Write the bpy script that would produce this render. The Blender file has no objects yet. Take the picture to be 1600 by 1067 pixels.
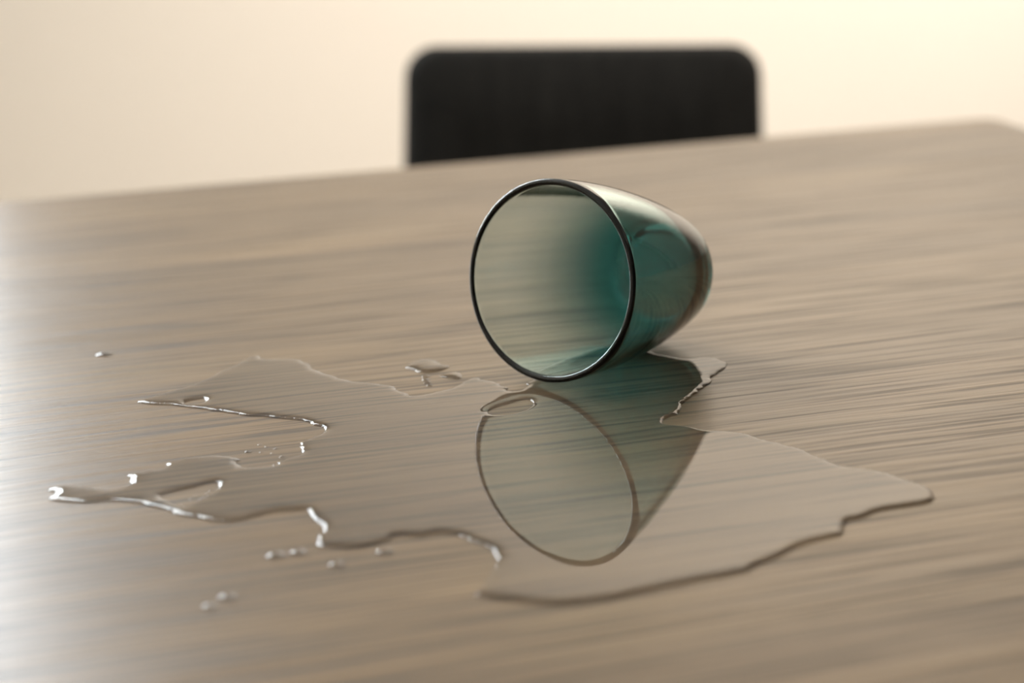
import bpy, bmesh, math, random
import numpy as np
from mathutils import Vector, Matrix

scene = bpy.context.scene
COL = scene.collection

# ------------------------------------------------------------------ camera
TABLE_Z = 0.750            # top of the table
WATER_H = 0.0010           # depth of the spilled water
MIRROR_Z = TABLE_Z + WATER_H
cam_data = bpy.data.cameras.new('camera')
cam_data.sensor_width = 36.0
cam_data.lens = 36.0 * 3200.0 / 1600.0
cam_data.clip_start = 0.01
cam_data.clip_end = 50
cam_data.dof.use_dof = True
cam_data.dof.focus_distance = 0.875
cam_data.dof.aperture_fstop = 4.7
cam = bpy.data.objects.new('camera', cam_data)
COL.objects.link(cam)
right = Vector((0.95798193, -0.28564103, -0.02607363)).normalized()
fwd = Vector((0.26656227, 0.92017115, -0.28675705)).normalized()
up = right.cross(fwd).normalized()
rot = Matrix((right, up, -fwd)).transposed()
cam.matrix_world = Matrix.Translation((0, 0, MIRROR_Z + 0.27976)) @ rot.to_4x4()
scene.camera = cam

# ------------------------------------------------------------------ world, lights, exposure
world = bpy.data.worlds.new('world')
scene.world = world
world.use_nodes = True
world.node_tree.nodes['Background'].inputs[0].default_value = (0.85, 0.93, 1.0, 1)
world.node_tree.nodes['Background'].inputs[1].default_value = 0.6
scene.view_settings.view_transform = 'Standard'
scene.view_settings.look = 'None'
scene.view_settings.gamma = 1
scene.view_settings.use_curve_mapping = False
scene.view_settings.exposure = 0.0

ROOM_X0, ROOM_X1 = -1.40, 3.80
ROOM_Y0, ROOM_Y1 = -3.60, 2.30
ROOM_H = 2.60
WIN_X0, WIN_X1, WIN_Z0, WIN_Z1 = -1.10, 0.062, 0.80, 2.50


def area_light(name, loc, target, sx, sy, power, color):
    d = bpy.data.lights.new(name, 'AREA')
    d.shape = 'RECTANGLE'
    d.size, d.size_y = sx, sy
    d.energy = power
    d.color = color
    o = bpy.data.objects.new(name, d)
    COL.objects.link(o)
    o.location = loc
    o.rotation_euler = (Vector(target) - Vector(loc)).to_track_quat('-Z', 'Y').to_euler()
    return o


# daylight standing in the window of the far wall, left of the picture
area_light('window_daylight', ((WIN_X0 + WIN_X1) / 2, ROOM_Y1 + 0.06, (WIN_Z0 + WIN_Z1) / 2),
           ((WIN_X0 + WIN_X1) / 2, -5, (WIN_Z0 + WIN_Z1) / 2),
           WIN_X1 - WIN_X0, WIN_Z1 - WIN_Z0, 78.0, (0.90, 0.96, 1.0))
# weak fill light added under the ceiling for soft ambient, no fixture
area_light('ceiling_fill_light', (1.3, -0.6, ROOM_H - 0.02), (1.3, -0.6, 0), 1.2, 1.2, 3.0, (1.0, 0.90, 0.76))
# warm spot under the ceiling, aimed at the far wall
sd = bpy.data.lights.new('wall_spot_light', 'SPOT')
sd.energy = 435.0
sd.color = (1.0, 0.93, 0.855)
sd.spot_size = math.radians(66)
sd.spot_blend = 1.0
sd.shadow_soft_size = 0.06
so = bpy.data.objects.new('wall_spot_light', sd)
COL.objects.link(so)
so.location = (1.50, 1.15, 2.5)
so.rotation_euler = (Vector((1.02, 2.3, 0.82)) - so.location).to_track_quat('-Z', 'Y').to_euler()


# ------------------------------------------------------------------ helpers
def link(name, mesh, mat, parent=None):
    o = bpy.data.objects.new(name, mesh)
    COL.objects.link(o)
    if mat is not None:
        mesh.materials.clear()
        mesh.materials.append(mat)
    if parent is not None:
        o.parent = parent
    return o


def tag(o, label, cat, group=None):
    o['label'] = label
    o['category'] = cat
    if group:
        o['group'] = group
    return o


def structure(o):
    o['kind'] = 'structure'
    return o


def empty(name, loc, rz=0.0):
    o = bpy.data.objects.new(name, None)
    COL.objects.link(o)
    o.location = loc
    o.rotation_euler = (0, 0, rz)
    o.empty_display_size = 0.05
    return o


def box_bm(bm, x0, x1, y0, y1, z0, z1):
    r = bmesh.ops.create_cube(bm, size=1.0)
    for v in r['verts']:
        v.co = Vector((x0 + (v.co.x + .5) * (x1 - x0), y0 + (v.co.y + .5) * (y1 - y0), z0 + (v.co.z + .5) * (z1 - z0)))
    return r['verts']


def bm_mesh(bm, name, smooth=False):
    bmesh.ops.recalc_face_normals(bm, faces=bm.faces[:])
    me = bpy.data.meshes.new(name)
    bm.to_mesh(me)
    bm.free()
    if smooth:
        for p in me.polygons:
            p.use_smooth = True
    return me


def boxes(name, lst, bevel=0.0, seg=2):
    bm = bmesh.new()
    for b in lst:
        box_bm(bm, *b)
    if bevel > 0:
        bmesh.ops.bevel(bm, geom=bm.edges[:], offset=bevel, segments=seg, profile=0.5, affect='EDGES')
    return bm_mesh(bm, name)


class NT:
    """small wrapper to wire shader nodes"""
    def __init__(self, name):
        self.m = bpy.data.materials.new(name)
        self.m.use_nodes = True
        self.t = self.m.node_tree
        self.b = self.t.nodes['Principled BSDF']
        self.out = self.t.nodes['Material Output']

    def n(self, kind, **kw):
        x = self.t.nodes.new(kind)
        for k, v in kw.items():
            setattr(x, k, v)
        return x

    def l(self, a, b):
        self.t.links.new(a, b)

    def noise(self, vec, scale, detail=3, rough=0.5, dist=0.0):
        x = self.n('ShaderNodeTexNoise')
        x.inputs['Scale'].default_value = scale
        x.inputs['Detail'].default_value = detail
        x.inputs['Roughness'].default_value = rough
        x.inputs['Distortion'].default_value = dist
        if vec is not None:
            self.l(vec, x.inputs['Vector'])
        return x.outputs['Fac']

    def mapping(self, vec, scale, loc=(0, 0, 0)):
        x = self.n('ShaderNodeMapping')
        x.inputs['Scale'].default_value = scale
        x.inputs['Location'].default_value = loc
        self.l(vec, x.inputs['Vector'])
        return x.outputs['Vector']

    def ramp(self, fac, stops):
        x = self.n('ShaderNodeValToRGB')
        el = x.color_ramp.elements
        while len(el) < len(stops):
            el.new(0.5)
        for e, (p, c) in zip(el, stops):
            e.position = p
            e.color = (c[0], c[1], c[2], 1) if isinstance(c, (tuple, list)) else (c, c, c, 1)
        self.l(fac, x.inputs['Fac'])
        return x.outputs['Color']

    def mix(self, a, b, fac, mode='MIX'):
        x = self.n('ShaderNodeMix', data_type='RGBA', blend_type=mode)
        for s, i in ((a, 6), (b, 7), (fac, 0)):
            if isinstance(s, (int, float)):
                x.inputs[i].default_value = s
            elif isinstance(s, (tuple, list)):
                x.inputs[i].default_value = (*s, 1)
            else:
                self.l(s, x.inputs[i])
        return x.outputs[2]

    def bump(self, h, strength, dist, normal=None):
        x = self.n('ShaderNodeBump')
        x.inputs['Strength'].default_value = strength
        x.inputs['Distance'].default_value = dist
        self.l(h, x.inputs['Height'])
        if normal is not None:
            self.l(normal, x.inputs['Normal'])
        return x.outputs['Normal']

    def obj(self):
        return self.n('ShaderNodeTexCoord').outputs['Object']


def paint(name, col, rough=0.7, bump=0.0006):
    m = NT(name)
    o = m.obj()
    f = m.noise(o, 6, 4)
    c = m.mix(tuple(x * .97 for x in col), col, f)
    m.l(c, m.b.inputs['Base Color'])
    m.b.inputs['Roughness'].default_value = rough
    m.l(m.bump(m.noise(o, 350, 3), 0.25, bump), m.b.inputs['Normal'])
    return m.m


MAT = {}
MAT['wall'] = paint('cream_wall_paint', (0.80, 0.74, 0.65))
MAT['dark_wall'] = paint('dimming_grey_brown_paint', (0.20, 0.18, 0.155))  # for the unseen walls; dark tone chosen to cut bounce and dim reflections
MAT['ceiling'] = paint('white_ceiling_paint', (0.85, 0.83, 0.79))
MAT['trim'] = paint('white_trim_paint', (0.82, 0.81, 0.78), 0.4, 0.0002)


def wood_table():
    m = NT('grey_brown_wood_laminate')
    o = m.obj()
    warp = m.n('ShaderNodeVectorMath', operation='ADD')
    wn = m.n('ShaderNodeTexNoise')
    wn.inputs['Scale'].default_value = 2.2
    wn.inputs['Detail'].default_value = 2
    m.l(o, wn.inputs['Vector'])
    ws = m.n('ShaderNodeVectorMath', operation='MULTIPLY')
    m.l(wn.outputs['Color'], ws.inputs[0])
    ws.inputs[1].default_value = (0.0, 0.035, 0.0)
    m.l(o, warp.inputs[0])
    m.l(ws.outputs[0], warp.inputs[1])
    v = warp.outputs[0]
    broad = m.noise(m.mapping(v, (1.3, 15, 1)), 1.0, 3, 0.55)
    band = m.noise(m.mapping(v, (2.2, 70, 1), (3, 1, 0)), 1.0, 4, 0.6)
    fine = m.noise(m.mapping(v, (10, 330, 1), (1, 7, 0)), 1.0, 3, 0.55)
    blot = m.noise(m.mapping(v, (7, 26, 1), (5, 2, 0)), 1.0, 2, 0.5)
    c = m.ramp(broad, [(0.30, (0.136, 0.089, 0.049)), (0.52, (0.187, 0.122, 0.067)), (0.72, (0.225, 0.149, 0.080))])
    c = m.mix(c, m.ramp(band, [(0.30, (0.62, 0.62, 0.64)), (0.50, (0.96, 0.96, 0.96)), (0.70, (1.12, 1.10, 1.07))]), 0.75, 'MULTIPLY')
    c = m.mix(c, m.ramp(fine, [(0.36, (0.25, 0.235, 0.225)), (0.50, (0.95, 0.95, 0.95)), (0.65, (1.08, 1.08, 1.07))]), 0.80, 'MULTIPLY')
    c = m.mix(c, m.ramp(blot, [(0.62, (1, 1, 1)), (0.78, (0.74, 0.77, 0.82))]), 0.8, 'MULTIPLY')
    m.l(c, m.b.inputs['Base Color'])
    r = m.ramp(fine, [(0.3, 0.42), (0.6, 0.30)])
    m.l(r, m.b.inputs['Roughness'])
    m.b.inputs['IOR'].default_value = 1.5
    n1 = m.bump(fine, 0.7, 0.0004)
    m.l(n1, m.b.inputs['Normal'])
    return m.m


MAT['table'] = wood_table()


def water():
    m = NT('clear_water')
    m.b.inputs['Base Color'].default_value = (1, 1, 1, 1)
    m.b.inputs['Roughness'].default_value = 0.0
    m.b.inputs['IOR'].default_value = 1.333
    m.b.inputs['Transmission Weight'].default_value = 1.0
    n = m.noise(m.obj(), 14, 2)
    m.l(m.bump(n, 0.12, 0.0006), m.b.inputs['Normal'])
    return m.m


MAT['water'] = water()


def teal_glass():
    m = NT('teal_tinted_glass')
    # the dye of the glass deepens from the clear rim to the base (local z runs from rim to base)
    sep = m.n('ShaderNodeSeparateXYZ')
    m.l(m.obj(), sep.inputs[0])
    mr = m.n('ShaderNodeMapRange', interpolation_type='SMOOTHSTEP')
    mr.inputs['From Min'].default_value = 0.016
    mr.inputs['From Max'].default_value = 0.088
    m.l(sep.outputs['Z'], mr.inputs['Value'])
    m.l(m.mix((0.97, 0.99, 0.985), (0.045, 0.195, 0.205), mr.outputs[0]), m.b.inputs['Base Color'])
    m.b.inputs['Roughness'].default_value = 0.0
    m.b.inputs['IOR'].default_value = 1.5
    m.b.inputs['Transmission Weight'].default_value = 1.0
    n = m.noise(m.obj(), 30, 2)
    m.l(m.bump(n, 0.05, 0.0005), m.b.inputs['Normal'])
    a = m.n('ShaderNodeVolumeAbsorption')
    a.inputs['Color'].default_value = (0.28, 0.70, 0.665, 1)
    a.inputs['Density'].default_value = 75.0
    m.l(a.outputs[0], m.out.inputs['Volume'])
    return m.m


MAT['glass'] = teal_glass()


def chair_fabric():
    m = NT('charcoal_woven_fabric')
    o = m.obj()
    w1 = m.noise(m.mapping(o, (900, 900, 60)), 1.0, 2)
    w2 = m.noise(m.mapping(o, (60, 60, 900), (2, 2, 2)), 1.0, 2)
    f = m.mix(w1, w2, 0.5)
    blot = m.noise(m.mapping(o, (70, 70, 8)), 1.0, 3)
    c = m.ramp(f, [(0.3, (0.0085, 0.0081, 0.0073)), (0.7, (0.020, 0.019, 0.017))])
    c = m.mix(c, m.ramp(blot, [(0.3, 0.7), (0.7, 1.2)]), 0.8, 'MULTIPLY')
    m.l(c, m.b.inputs['Base Color'])
    m.b.inputs['Roughness'].default_value = 0.85
    m.b.inputs['Specular IOR Level'].default_value = 0.15
    m.l(m.bump(f, 0.5, 0.0008), m.b.inputs['Normal'])
    return m.m


MAT['fabric'] = chair_fabric()


def simple(name, col, rough, metal=0.0):
    m = NT(name)
    f = m.noise(m.obj(), 40, 3)
    m.l(m.mix(tuple(x * .9 for x in col), col, f), m.b.inputs['Base Color'])
    m.b.inputs['Roughness'].default_value = rough
    m.b.inputs['Metallic'].default_value = metal
    return m.m


MAT['metal'] = simple('black_powder_coated_metal', (0.02, 0.02, 0.02), 0.4, 0.5)


def wood_floor():
    m = NT('brown_floor_boards')
    o = m.obj()
    c = m.ramp(m.noise(m.mapping(o, (2, 30, 1)), 1, 4), [(0.3, (0.20, 0.145, 0.10)), (0.7, (0.31, 0.235, 0.17))])
    m.l(c, m.b.inputs['Base Color'])
    m.b.inputs['Roughness'].default_value = 0.45
    return m.m


MAT['floor'] = wood_floor()

# ------------------------------------------------------------------ room shell
T = 0.12
structure(link('floor', boxes('floor', [(ROOM_X0 - T, ROOM_X1 + T, ROOM_Y0 - T, ROOM_Y1 + T, -0.1, 0)]), MAT['floor']))
structure(link('ceiling', boxes('ceiling', [(ROOM_X0 - T, ROOM_X1 + T, ROOM_Y0 - T, ROOM_Y1 + T, ROOM_H, ROOM_H + 0.1)]), MAT['ceiling']))
structure(link('wall_front', boxes('wall_front', [(ROOM_X0 - T, ROOM_X1 + T, ROOM_Y0 - T, ROOM_Y0, 0, ROOM_H)]), MAT['dark_wall']))
structure(link('wall_right', boxes('wall_right', [(ROOM_X1, ROOM_X1 + T, ROOM_Y0, ROOM_Y1, 0, ROOM_H)]), MAT['dark_wall']))
structure(link('wall_left', boxes('wall_left', [(ROOM_X0 - T, ROOM_X0, ROOM_Y0, ROOM_Y1, 0, ROOM_H)]), MAT['wall']))
structure(link('wall_back', boxes('wall_back', [
    (ROOM_X0 - T, WIN_X0, ROOM_Y1, ROOM_Y1 + T, 0, ROOM_H),
    (WIN_X1, ROOM_X1 + T, ROOM_Y1, ROOM_Y1 + T, 0, ROOM_H),
    (WIN_X0, WIN_X1, ROOM_Y1, ROOM_Y1 + T, 0, WIN_Z0),
    (WIN_X0, WIN_X1, ROOM_Y1, ROOM_Y1 + T, WIN_Z1, ROOM_H)]), MAT['wall']))
win = structure(empty('window_1', ((WIN_X0 + WIN_X1) / 2, ROOM_Y1, WIN_Z0)))
hw, hh = (WIN_X1 - WIN_X0) / 2, WIN_Z1 - WIN_Z0
link('window_frame', boxes('window_frame', [
    (-hw, -hw + .04, 0, .04, 0, hh), (hw - .04, hw, 0, .04, 0, hh),
    (-hw + .04, hw - .04, 0, .04, 0, .04), (-hw + .04, hw - .04, 0, .04, hh - .04, hh)], 0.004, 1), MAT['trim'], win)
structure(link('baseboard_back', boxes('baseboard_back', [(ROOM_X0 + .001, ROOM_X1 - .001, ROOM_Y1 - .015, ROOM_Y1 - .001, 0.001, .09)], 0.003, 1), MAT['trim']))

# ------------------------------------------------------------------ dining table
TX0, TX1, TY0, TY1 = -0.86, 0.752, 0.36, 1.3185
TCX, TCY = (TX0 + TX1) / 2, (TY0 + TY1) / 2
table = tag(empty('dining_table', (TCX, TCY, 0)), 'grey brown wood grain dining table carrying the tipped glass and spilled water', 'table')


def rounded_slab(name, w, d, z0, z1, rc, be, bseg=3):
    bm = bmesh.new()
    pts = []
    for cx, cy, a0 in ((w / 2 - rc, d / 2 - rc, 0), (-w / 2 + rc, d / 2 - rc, 90), (-w / 2 + rc, -d / 2 + rc, 180), (w / 2 - rc, -d / 2 + rc, 270)):
        for k in range(7):
            a = math.radians(a0 + 15 * k)
            pts.append((cx + rc * math.cos(a), cy + rc * math.sin(a)))
    vs = [bm.verts.new((x, y, z0)) for x, y in pts]
    f = bm.faces.new(vs)
    r = bmesh.ops.extrude_face_region(bm, geom=[f])
    for v in r['geom']:
        if isinstance(v, bmesh.types.BMVert):
            v.co.z = z1
    bm.normal_update()
    ed = [e for e in bm.edges if abs(e.verts[0].co.z - e.verts[1].co.z) < 1e-6]
    bmesh.ops.bevel(bm, geom=ed, offset=be, segments=bseg, profile=0.5, affect='EDGES')
    return bm_mesh(bm, name)


link('tabletop', rounded_slab('tabletop', TX1 - TX0, TY1 - TY0, TABLE_Z - 0.030, TABLE_Z, 0.016, 0.0025), MAT['table'], table)
link('apron', boxes('apron', [
    (TX0 + .12 - TCX, TX1 - .12 - TCX, TY1 - .10 - TCY, TY1 - .08 - TCY, .66, TABLE_Z - .0305),
    (TX0 + .12 - TCX, TX1 - .12 - TCX, TY0 + .08 - TCY, TY0 + .10 - TCY, .66, TABLE_Z - .0305),
    (TX0 + .08 - TCX, TX0 + .10 - TCX, TY0 + .12 - TCY, TY1 - .12 - TCY, .66, TABLE_Z - .0305),
    (TX1 - .10 - TCX, TX1 - .08 - TCX, TY0 + .12 - TCY, TY1 - .12 - TCY, .66, TABLE_Z - .0305)], 0.002, 1), MAT['table'], table)
leg_me = None
for sx in (-1, 1):
    for sy in (-1, 1):
        if leg_me is None:
            leg_me = boxes('table_leg', [(-.03, .03, -.03, .03, 0, TABLE_Z - .0305)], 0.004, 2)
        lg = link('leg', leg_me, MAT['table'], table)
        lg.location = (sx * ((TX1 - TX0) / 2 - .09), sy * ((TY1 - TY0) / 2 - .09), 0)

# ------------------------------------------------------------------ dining chair
CH_ANG = math.radians(-24.2)
chair = tag(empty('dining_chair', (0.5255, 1.6015, 0), CH_ANG), 'black fabric dining chair standing behind the table with rounded backrest', 'chair')


def cushion(name, w0, w1, h, t, rc, curve=0.0, nx=28, nz=20):
    """upright padded panel: local x width, z height, y thickness; rounded corners, soft rim, slight curve"""
    bm = bmesh.new()
    outline = []
    for cx, cz, a0 in ((1, 1, 0), (-1, 1, 90), (-1, 0, 180), (1, 0, 270)):
        for k in range(9):
            a = math.radians(a0 + 11.25 * k)
            z = (h - rc if cz else rc) + rc * math.sin(a)
            w = w0 + (w1 - w0) * z / h
            outline.append((cx * (w / 2 - rc) + rc * math.cos(a), z))
    n = len(outline)
    czm = h / 2
    rings = []
    prof = [(0.0, -0.5 * t), (0.6, -0.5 * t), (0.86, -.47 * t), (0.95, -.38 * t), (0.99, -.22 * t), (1.0, 0), (0.99, .22 * t), (0.95, .38 * t), (0.86, .47 * t), (0.6, .5 * t), (0.0, .5 * t)]
    for s, y in prof:
        if s == 0.0:
            rings.append([bm.verts.new((0, y, czm))])
            continue
        ring = []
        for x, z in outline:
            # shrink by an absolute inset close to the rim
            X = x * s if s <= .6 else x - math.copysign(min(abs(x), (1 - s) * t * 1.6), x)
            Z = czm + (z - czm) * s if s <= .6 else z - math.copysign(min(abs(z - czm), (1 - s) * t * 1.6), z - czm)
            ring.append(bm.verts.new((X, y + curve * X * X, Z)))
        rings.append(ring)
    for a, b in zip(rings, rings[1:]):
        for k in range(n):
            k2 = (k + 1) % n
            if len(a) == 1:
                bm.faces.new((a[0], b[k], b[k2]))
            elif len(b) == 1:
                bm.faces.new((a[k], a[k2], b[0]))
            else:
                bm.faces.new((a[k], a[k2], b[k2], b[k]))
    return bm_mesh(bm, name, True)


CH_TOP = MIRROR_Z + 0.0222
BACK_H = 0.36
back = link('backrest', cushion('backrest', 0.325, 0.301, BACK_H, 0.035, 0.026, 0.10), MAT['fabric'], chair)
back.location = (0, 0.0, CH_TOP - BACK_H * math.cos(math.radians(7)))
back.rotation_euler = (math.radians(-7), 0, 0)
seat = link('seat', cushion('seat', 0.33, 0.36, 0.36, 0.055, 0.04, 0.0), MAT['fabric'], chair)
seat.rotation_euler = (math.radians(90), 0, 0)
seat.location = (0, -0.02, 0.43)
for sx in (-1, 1):
    for fy in (0, 1):
        bm = bmesh.new()
        if fy:   # front leg
            p0, p1 = Vector((sx * .150, -.345, 0)), Vector((sx * .135, -.330, .404))
        else:    # rear leg carried up to the backrest
            p0, p1 = Vector((sx * .140, .060, 0)), Vector((sx * .120, -.045, .404))
        ring = []
        for p, rr in ((p0, .009), (p1, .012)):
            ring.append([bm.verts.new(p + Vector((rr * math.cos(a), rr * math.sin(a), 0))) for a in [2 * math.pi * k / 12 for k in range(12)]])
        for k in range(12):
            bm.faces.new((ring[0][k], ring[0][(k + 1) % 12], ring[1][(k + 1) % 12], ring[1][k]))
        bm.faces.new(ring[0][::-1])
        bm.faces.new(ring[1])
        link('leg', bm_mesh(bm, 'chair_leg', True), MAT['metal'], chair)
for bx in (-.105, .075):
    link('back_bracket', boxes('back_bracket', [(bx, bx + .03, -.03, .0, .40, CH_TOP - BACK_H + .05)], 0.003, 1), MAT['metal'], chair)

# ------------------------------------------------------------------ tipped drinking glass
def bez(P, n):
    out = []
    for i in range(n + 1):
        u = i / n
        w = ((1 - u) ** 3, 3 * u * (1 - u) ** 2, 3 * u * u * (1 - u), u ** 3)
        out.append((sum(w[k] * P[k][0] for k in range(4)), sum(w[k] * P[k][1] for k in range(4))))
    return out


def lathe(name, prof, seg=128):
    """prof: (radius, axial) list, closed at both ends on the axis; axis = local z"""
    bm = bmesh.new()
    rings = []
    for r, z in prof:
        if r < 1e-7:
            rings.append([bm.verts.new((0, 0, z))])
        else:
            rings.append([bm.verts.new((r * math.cos(2 * math.pi * k / seg), r * math.sin(2 * math.pi * k / seg), z)) for k in range(seg)])
    for a, b in zip(rings, rings[1:]):
        for k in range(seg):
            k2 = (k + 1) % seg
            if len(a) == 1:
                bm.faces.new((a[0], b[k], b[k2]))
            elif len(b) == 1:
                bm.faces.new((a[k], a[k2], b[0]))
            else:
                bm.faces.new((a[k], a[k2], b[k2], b[k]))
    return bm_mesh(bm, name, True)


# outer wall from the rim (s = 0) to the base (s = L); s runs along the axis
GL = 0.0936
outer = bez([(0.0, 0.0450), (0.0492, 0.0426), (0.0846, 0.0306), (GL, 0.0269)], 40)   # (s, r)
# round the heel of the base
heel = [(s, r) for s, r in outer if s < GL - 0.0028]
s1, r1 = heel[-1]
rb = 0.0240
arc = bez([(s1, r1), (s1 + 0.0016, r1 - 0.0007), (GL, 0.0266), (GL, rb)], 8)[1:]
base = [(GL, rb - 0.002), (GL - 0.0003, rb - 0.0045), (GL - 0.0006, rb - 0.009), (GL - 0.0008, 0.008), (GL - 0.0009, 0.0)]
wall_t = 0.0030
inner_end = GL - 0.0055


def r_out(s):
    for (sa, ra), (sb, rb_) in zip(outer, outer[1:]):
        if sa <= s <= sb:
            return ra + (rb_ - ra) * (s - sa) / (sb - sa), (rb_ - ra) / (sb - sa)
    return outer[-1][1], -0.5


inner = []
s_stop = inner_end - 0.0045
for k in range(41):
    sx_ = s_stop * k / 40
    r_, dr = r_out(sx_)
    u = sx_ / s_stop
    tw = wall_t + 0.0004 * u + 0.0008 * max(0.0, (u - 0.6) / 0.4) ** 2
    inner.append((sx_, r_ - tw * math.sqrt(1 + dr * dr)))
r_f = inner[-1][1]
inner_floor = bez([(s_stop, r_f), (s_stop + 0.0022, r_f - 0.0012), (inner_end, r_f - 0.0035), (inner_end, r_f - 0.0085)], 10)[1:] + [(inner_end - 0.0003, 0.008), (inner_end - 0.0005, 0.0)]
prof = [(0.0, inner_end)]
prof = [(r, s) for s, r in reversed(inner_floor)] + [(r, s) for s, r in reversed(inner)]
# rounded lip, a half circle from the inner to the outer wall
lip = []
rm, hr = 0.0450 - wall_t / 2, wall_t / 2
for k in range(1, 10):
    a = math.pi * k / 10
    lip.append((rm - hr * math.cos(a), -hr * math.sin(a)))
prof += lip + [(r, s) for s, r in heel] + [(r, s) for s, r in arc] + [(r, s) for s, r in base]
prof = [(r, s + hr) for r, s in prof]     # the lip's front face lies at s = 0
g_me = lathe('drinking_glass', prof)
glass = link('drinking_glass', g_me, MAT['glass'])
az, tl = math.radians(36.22), math.radians(-9.862)
axis = Vector((math.cos(az) * math.cos(tl), math.sin(az) * math.cos(tl), math.sin(tl)))
glass.rotation_euler = axis.to_track_quat('Z', 'Y').to_euler()
glass.location = (0.25821, 0.83072, MIRROR_Z + 0.04711)
bpy.context.view_layer.update()
zmin = min((glass.matrix_world @ v.co).z for v in g_me.vertices)
GLASS_DROP = zmin - (TABLE_Z + 0.0004)
glass.location.z -= GLASS_DROP
print('glass zmin above table', zmin - TABLE_Z)
tag(glass, 'teal tinted drinking glass tipped on its side in the spilled water', 'glass')

# ------------------------------------------------------------------ spilled water (outlines in tenths of a millimetre)
PUDDLE_OUTLINE = [[797,8709],[858,8772],[1030,8864],[1082,8904],[1182,9008],[1303,9130],[1391,9226],[1431,9210],[1448,9149],[1538,9125],[1599,9079],[1621,9006],[1624,8930],[1679,8804],[1725,8714],[1780,8653],[1880,8574],[1911,8542],[1916,8500],[1923,8458],[1946,8420],[1956,8377],[1995,8362],[2045,8372],[2104,8397],[2156,8417],[2221,8481],[2269,8523],[2301,8521],[2318,8474],[2356,8439],[2372,8392],[2383,8329],[2375,8292],[2390,8272],[2424,8268],[2458,8300],[2495,8365],[2555,8442],[2647,8520],[2769,8610],[2904,8686],[3025,8716],[3133,8662],[3209,8523],[3279,8442],[3372,8437],[3421,8386],[3427,8309],[3400,8257],[3340,8187],[3276,8121],[3238,8056],[3215,8036],[3194,8014],[3147,7964],[3092,7909],[3044,7852],[2994,7778],[2959,7710],[2920,7698],[2881,7677],[2863,7640],[2870,7611],[2909,7578],[2950,7545],[2977,7504],[3011,7470],[3070,7439],[3122,7393],[3167,7287],[3216,7223],[3264,7131],[3287,7034],[3310,6946],[3353,6875],[3443,6795],[3491,6679],[3529,6605],[3529,6554],[3522,6499],[3490,6439],[3450,6412],[3364,6409],[3248,6401],[3157,6363],[3098,6352],[3055,6294],[3027,6246],[2984,6230],[2890,6213],[2793,6173],[2712,6123],[2633,6091],[2578,6051],[2499,6039],[2403,6033],[2307,6022],[2213,6010],[2165,6005],[2068,5989],[1934,5994],[1850,6013],[1776,6062],[1720,6099],[1674,6133],[1645,6166],[1649,6198],[1681,6256],[1730,6332],[1775,6405],[1795,6459],[1801,6545],[1775,6612],[1740,6676],[1720,6716],[1692,6746],[1637,6766],[1587,6752],[1549,6779],[1507,6788],[1453,6749],[1403,6729],[1344,6726],[1289,6746],[1237,6778],[1219,6823],[1235,6882],[1271,6941],[1262,7039],[1256,7117],[1245,7163],[1203,7172],[1136,7183],[1068,7166],[974,7139],[913,7162],[841,7230],[783,7279],[759,7330],[702,7401],[645,7465],[584,7510],[527,7531],[462,7533],[384,7577],[338,7616],[334,7654],[354,7691],[338,7741],[367,7761],[426,7761],[480,7726],[551,7662],[607,7656],[646,7694],[657,7751],[645,7794],[684,7803],[755,7823],[803,7821],[821,7878],[851,7894],[888,7917],[1019,7900],[1096,7846],[1111,7808],[1082,7787],[1119,7717],[1221,7695],[1265,7750],[1357,7804],[1367,7909],[1394,7949],[1481,8019],[1499,8056],[1490,8103],[1449,8190],[1385,8245],[1294,8313],[1227,8357],[1145,8434],[1063,8503],[980,8582],[893,8644]]
PUDDLE_HOLES = [[[748,7507],[791,7535],[873,7556],[940,7584],[977,7562],[953,7489],[899,7428],[850,7389],[809,7361],[781,7422]],[[2215,8041],[2261,8079],[2343,8113],[2402,8137],[2428,8118],[2418,8056],[2367,8002],[2301,7972],[2245,7975],[2216,7995]],[[992,8634],[1030,8658],[1079,8667],[1082,8628],[1045,8604],[1006,8610]]]
BIG_DROPS = [[[2034,8791],[2065,8843],[2123,8890],[2160,8881],[2189,8848],[2210,8765],[2228,8741],[2214,8710],[2168,8676],[2117,8665],[2072,8687],[2061,8728],[2043,8756]],[[2146,8602],[2177,8631],[2225,8638],[2247,8609],[2234,8537],[2203,8534],[2173,8556]]]
SMALL_DROPS = [[0.0734,0.9518,8.7],[0.2085,0.862,4.1],[0.2073,0.8574,3.8],[0.207,0.853,3.8],[0.2069,0.849,3.2],[0.1063,0.6766,7.8],[0.1144,0.6767,6.5],[0.1251,0.661,6.3],[0.1436,0.6666,6.4],[0.084,0.6459,7.0],[0.077,0.64,5.6],[0.1152,0.7899,3.2],[0.1212,0.7968,1.9],[0.1235,0.7934,1.9],[0.1266,0.7897,1.9],[0.1201,0.7872,1.8],[0.1242,0.784,1.6],[0.1275,0.7787,3.1],[0.1226,0.7701,1.8],[0.0814,0.738,1.2],[0.0851,0.7432,1.2],[0.0875,0.7466,1.2],[0.0887,0.7425,1.2],[0.0906,0.744,1.5],[0.0924,0.7477,1.5],[0.0939,0.7509,1.5]]


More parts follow.
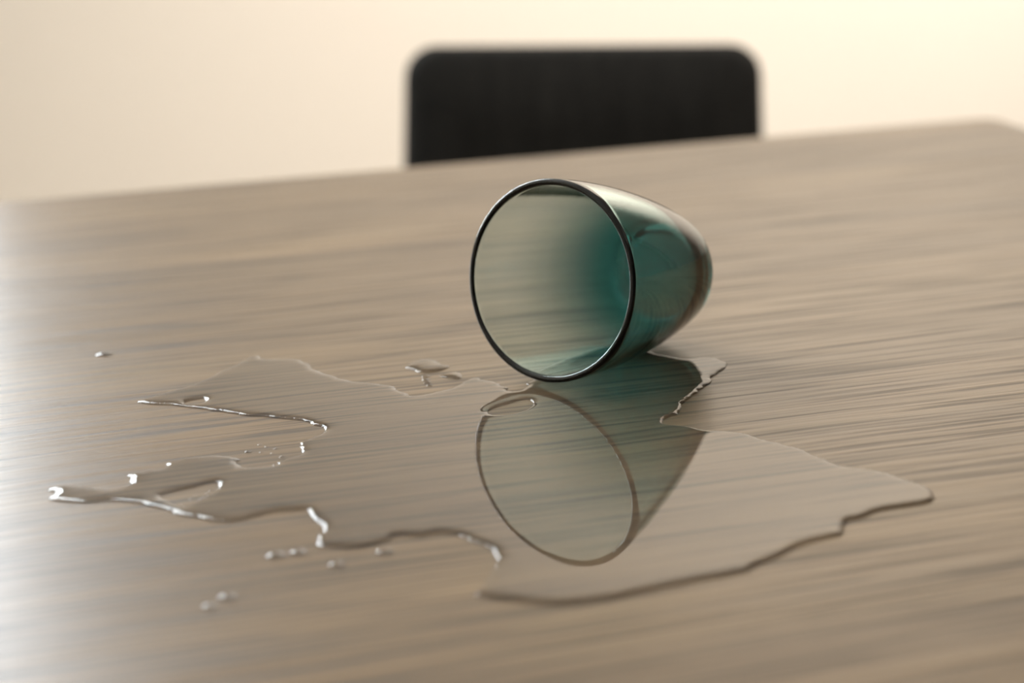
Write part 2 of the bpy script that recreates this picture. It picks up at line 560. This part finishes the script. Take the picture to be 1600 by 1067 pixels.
def smooth_loop(pts, sub=4, ragged=0.0):
    P = np.array(pts, float) * 1e-4
    n = len(P)
    out = []
    for i in range(n):
        p0, p1, p2, p3 = P[i - 1], P[i], P[(i + 1) % n], P[(i + 2) % n]
        for k in range(sub):
            t = k / sub
            out.append(0.5 * (2 * p1 + (p2 - p0) * t + (2 * p0 - 5 * p1 + 4 * p2 - p3) * t * t + (3 * p1 - p0 - 3 * p2 + p3) * t ** 3))
    L = np.array(out)
    # the open grain draws the water a little way along x
    rng = np.random.RandomState(4)
    knots = rng.uniform(-1, 1, 600)
    t = (L[:, 1] - 0.55) / 0.0021
    L[:, 0] += ragged * np.interp(t, np.arange(600), knots)
    return L


def signed_distance(X, loops):
    """positive inside; also the nearest outline point"""
    A = np.concatenate(loops)
    B = np.concatenate([np.roll(l, -1, 0) for l in loops])
    D = B - A
    LL = (D ** 2).sum(1) + 1e-18
    sd = np.empty(len(X))
    near = np.empty_like(X)
    for i in range(0, len(X), 4000):
        x = X[i:i + 4000]
        rel = x[:, None] - A[None]
        t = np.clip((rel * D).sum(2) / LL, 0, 1)
        q = A[None] + t[..., None] * D[None]
        d2 = ((x[:, None] - q) ** 2).sum(2)
        k = d2.argmin(1)
        ii = np.arange(len(x))
        near[i:i + 4000] = q[ii, k]
        yy = x[:, 1][:, None]
        cond = (A[:, 1] > yy) != (B[:, 1] > yy)
        xc = A[:, 0] + (yy - A[:, 1]) / np.where(np.abs(D[:, 1]) < 1e-15, 1e-15, D[:, 1]) * D[:, 0]
        inside = (cond & (x[:, 0][:, None] < xc)).sum(1) % 2 == 1
        sd[i:i + 4000] = np.sqrt(d2[ii, k]) * np.where(inside, 1, -1)
    return sd, near


def water_body(name, loops, cell, depth, lam, thin=None):
    """a sheet of water: flat top, rounded meniscus at its outline, skirt let into the wood"""
    allp = np.concatenate(loops)
    lo, hi = allp.min(0) - 2 * cell, allp.max(0) + 2 * cell
    nx, ny = int((hi[0] - lo[0]) / cell) + 1, int((hi[1] - lo[1]) / cell) + 1
    gx, gy = np.meshgrid(lo[0] + cell * np.arange(nx), lo[1] + cell * np.arange(ny), indexing='ij')
    X = np.stack([gx.ravel(), gy.ravel()], 1)
    sd, near = signed_distance(X, loops)
    snap = np.abs(sd) < 0.5 * cell
    X[snap] = near[snap]
    sd[snap] = 0
    ok = (sd >= 0).reshape(nx, ny)
    sn = snap.reshape(nx, ny)
    idx = np.arange(nx * ny).reshape(nx, ny)
    tris = []
    for (a, b, c) in (((0, 0), (1, 0), (1, 1)), ((0, 0), (1, 1), (0, 1))):
        sl = lambda M, o: M[o[0]:nx - 1 + o[0], o[1]:ny - 1 + o[1]]
        good = sl(ok, a) & sl(ok, b) & sl(ok, c) & ~(sl(sn, a) & sl(sn, b) & sl(sn, c))
        tris.append(np.stack([sl(idx, a)[good], sl(idx, b)[good], sl(idx, c)[good]], 1))
    F = np.concatenate(tris)
    lam = lam * np.ones(len(X))
    if thin is not None:      # a spot where the film has drawn thin and ends without a bead
        lam *= 1 - 0.75 * np.exp(-((X - np.array(thin[:2])) ** 2).sum(1) / thin[2] ** 2)
    H = depth * (1 - np.exp(-np.maximum(sd, 0) / lam))
    # relax the heights inside so that narrow places form a smooth dome
    Hg = H.reshape(nx, ny)
    inner = (sd > 0).reshape(nx, ny)
    for _ in range(6):
        avg = Hg.copy()
        avg[1:-1, 1:-1] = 0.25 * (Hg[2:, 1:-1] + Hg[:-2, 1:-1] + Hg[1:-1, 2:] + Hg[1:-1, :-2])
        Hg = np.where(inner & (sd.reshape(nx, ny) > cell), 0.5 * Hg + 0.5 * avg, Hg)
    H = Hg.ravel()
    used = np.unique(F)
    remap = -np.ones(nx * ny, int)
    remap[used] = np.arange(len(used))
    F = remap[F]
    V = np.column_stack([X[used], TABLE_Z + H[used]])
    # skirt along the open boundary
    E = np.concatenate([F[:, [0, 1]], F[:, [1, 2]], F[:, [2, 0]]])
    key = np.sort(E, 1)
    code = key[:, 0].astype(np.int64) * (len(V) + 1) + key[:, 1]
    u, inv, cnt = np.unique(code, return_inverse=True, return_counts=True)
    be = E[cnt[inv] == 1]
    bv = np.unique(be)
    m2 = -np.ones(len(V), int)
    m2[bv] = len(V) + np.arange(len(bv))
    V2 = V[bv].copy()
    V2[:, 2] = TABLE_Z - 0.00015
    Q = np.column_stack([be[:, 1], be[:, 0], m2[be[:, 0]], m2[be[:, 1]]])
    me = bpy.data.meshes.new(name)
    cen = V[:, :2].mean(0)
    V[:, :2] -= cen
    V2[:, :2] -= cen
    me.from_pydata(np.concatenate([V, V2]).tolist(), [], F.tolist() + Q.tolist())
    me.polygons.foreach_set('use_smooth', [True] * len(F) + [False] * len(Q))
    me.update()
    o = link(name, me, MAT['water'])
    o.location = (cen[0], cen[1], 0)
    return o


puddle = water_body('water_puddle', [smooth_loop(PUDDLE_OUTLINE, 6, 0.0008)] + [smooth_loop(h, 6, 0.0003) for h in PUDDLE_HOLES], 0.0007, WATER_H, 0.0013, (0.3065, 0.782, 0.016))
tag(puddle, 'wide clear puddle of spilled water spreading around the tipped glass', 'water')

lab = ['large almond shaped water droplet lying by the far edge of the puddle',
       'small lens shaped water droplet between the almond shaped droplet and the puddle']
for pts, lb, c in zip(BIG_DROPS, lab, (0.0005, 0.0004)):
    tag(water_body('water_droplet', [smooth_loop(pts, 6)], c, 0.0013, 0.0022), lb, 'water droplet')


def droplet(x, y, w):
    """rounded bead, a little longer along the grain"""
    rx, ry = w * 0.50e-3, w * 0.50e-3 * (0.8 if w > 2.5 else 1.0)
    h = min(0.36 * rx, 0.0011)
    bm = bmesh.new()
    seg, nr = 28, 8
    top = bm.verts.new((0, 0, h))
    prev = None
    for i in range(1, nr + 1):
        q = i / nr
        z = h * (1 - q * q) if i < nr else 0.0
        ring = [bm.verts.new((q * rx * math.cos(2 * math.pi * k / seg), q * ry * math.sin(2 * math.pi * k / seg), z)) for k in range(seg)]
        for k in range(seg):
            k2 = (k + 1) % seg
            if prev is None:
                bm.faces.new((top, ring[k], ring[k2]))
            else:
                bm.faces.new((prev[k], ring[k], ring[k2], prev[k2]))
        prev = ring
    bot = [bm.verts.new((v.co.x, v.co.y, -0.00015)) for v in prev]
    for k in range(seg):
        k2 = (k + 1) % seg
        bm.faces.new((prev[k], bot[k], bot[k2], prev[k2]))
    me = bpy.data.meshes.new('water_droplet')
    bm.normal_update()
    bm.to_mesh(me)
    bm.free()
    for p in me.polygons:
        p.use_smooth = len(p.vertices) == 3 or p.center.z > 0
    o = link('water_droplet', me, MAT['water'])
    o.location = (x, y, TABLE_Z)
    return o


ROW = ('tiny middle water bead in the short row of four beside the almond shaped droplet', 'row of four beads')
BAY = ('tiny bead of water in the dry notch between the two arms of the puddle', 'beads in the dry notch')
HOLE = ('tiny bead of water in the dry patch inside the narrow arm of the puddle', 'beads in the dry patch')
info = [('lone water droplet on dry wood far beyond the pointed puddle arm', None),
        ('end bead of the short row of four, touching distance from the almond shaped droplet', 'row of four beads'), ROW, ROW,
        ('smallest end bead of the short row of four, next to the puddle edge', 'row of four beads'),
        ('larger oval droplet of the pair beside the stepped corner of the puddle', 'pair of droplets by the corner'),
        ('smaller oval droplet of the pair, next to the stepped corner of the puddle', 'pair of droplets by the corner'),
        ('small droplet alone on dry wood between the droplet pair and the wavy puddle edge', None),
        ('small droplet close under the wavy edge of the puddle, inside its hollow curve', None),
        ('larger droplet of the outlying pair on dry wood well away from the puddle', 'outlying pair of droplets'),
        ('smaller droplet of the outlying pair, farthest of all from the puddle', 'outlying pair of droplets'),
        ('larger bead at the open side of the dry notch between the puddle arms', 'beads in the dry notch')] + [BAY] * 5 + [
        ('larger bead deep in the dry notch, against the main body of the puddle', 'beads in the dry notch'), BAY] + [HOLE] * 7
for (x, y, w), (lb, gr) in zip(SMALL_DROPS, info):
    tag(droplet(x, y, w), lb, 'water droplet', gr)
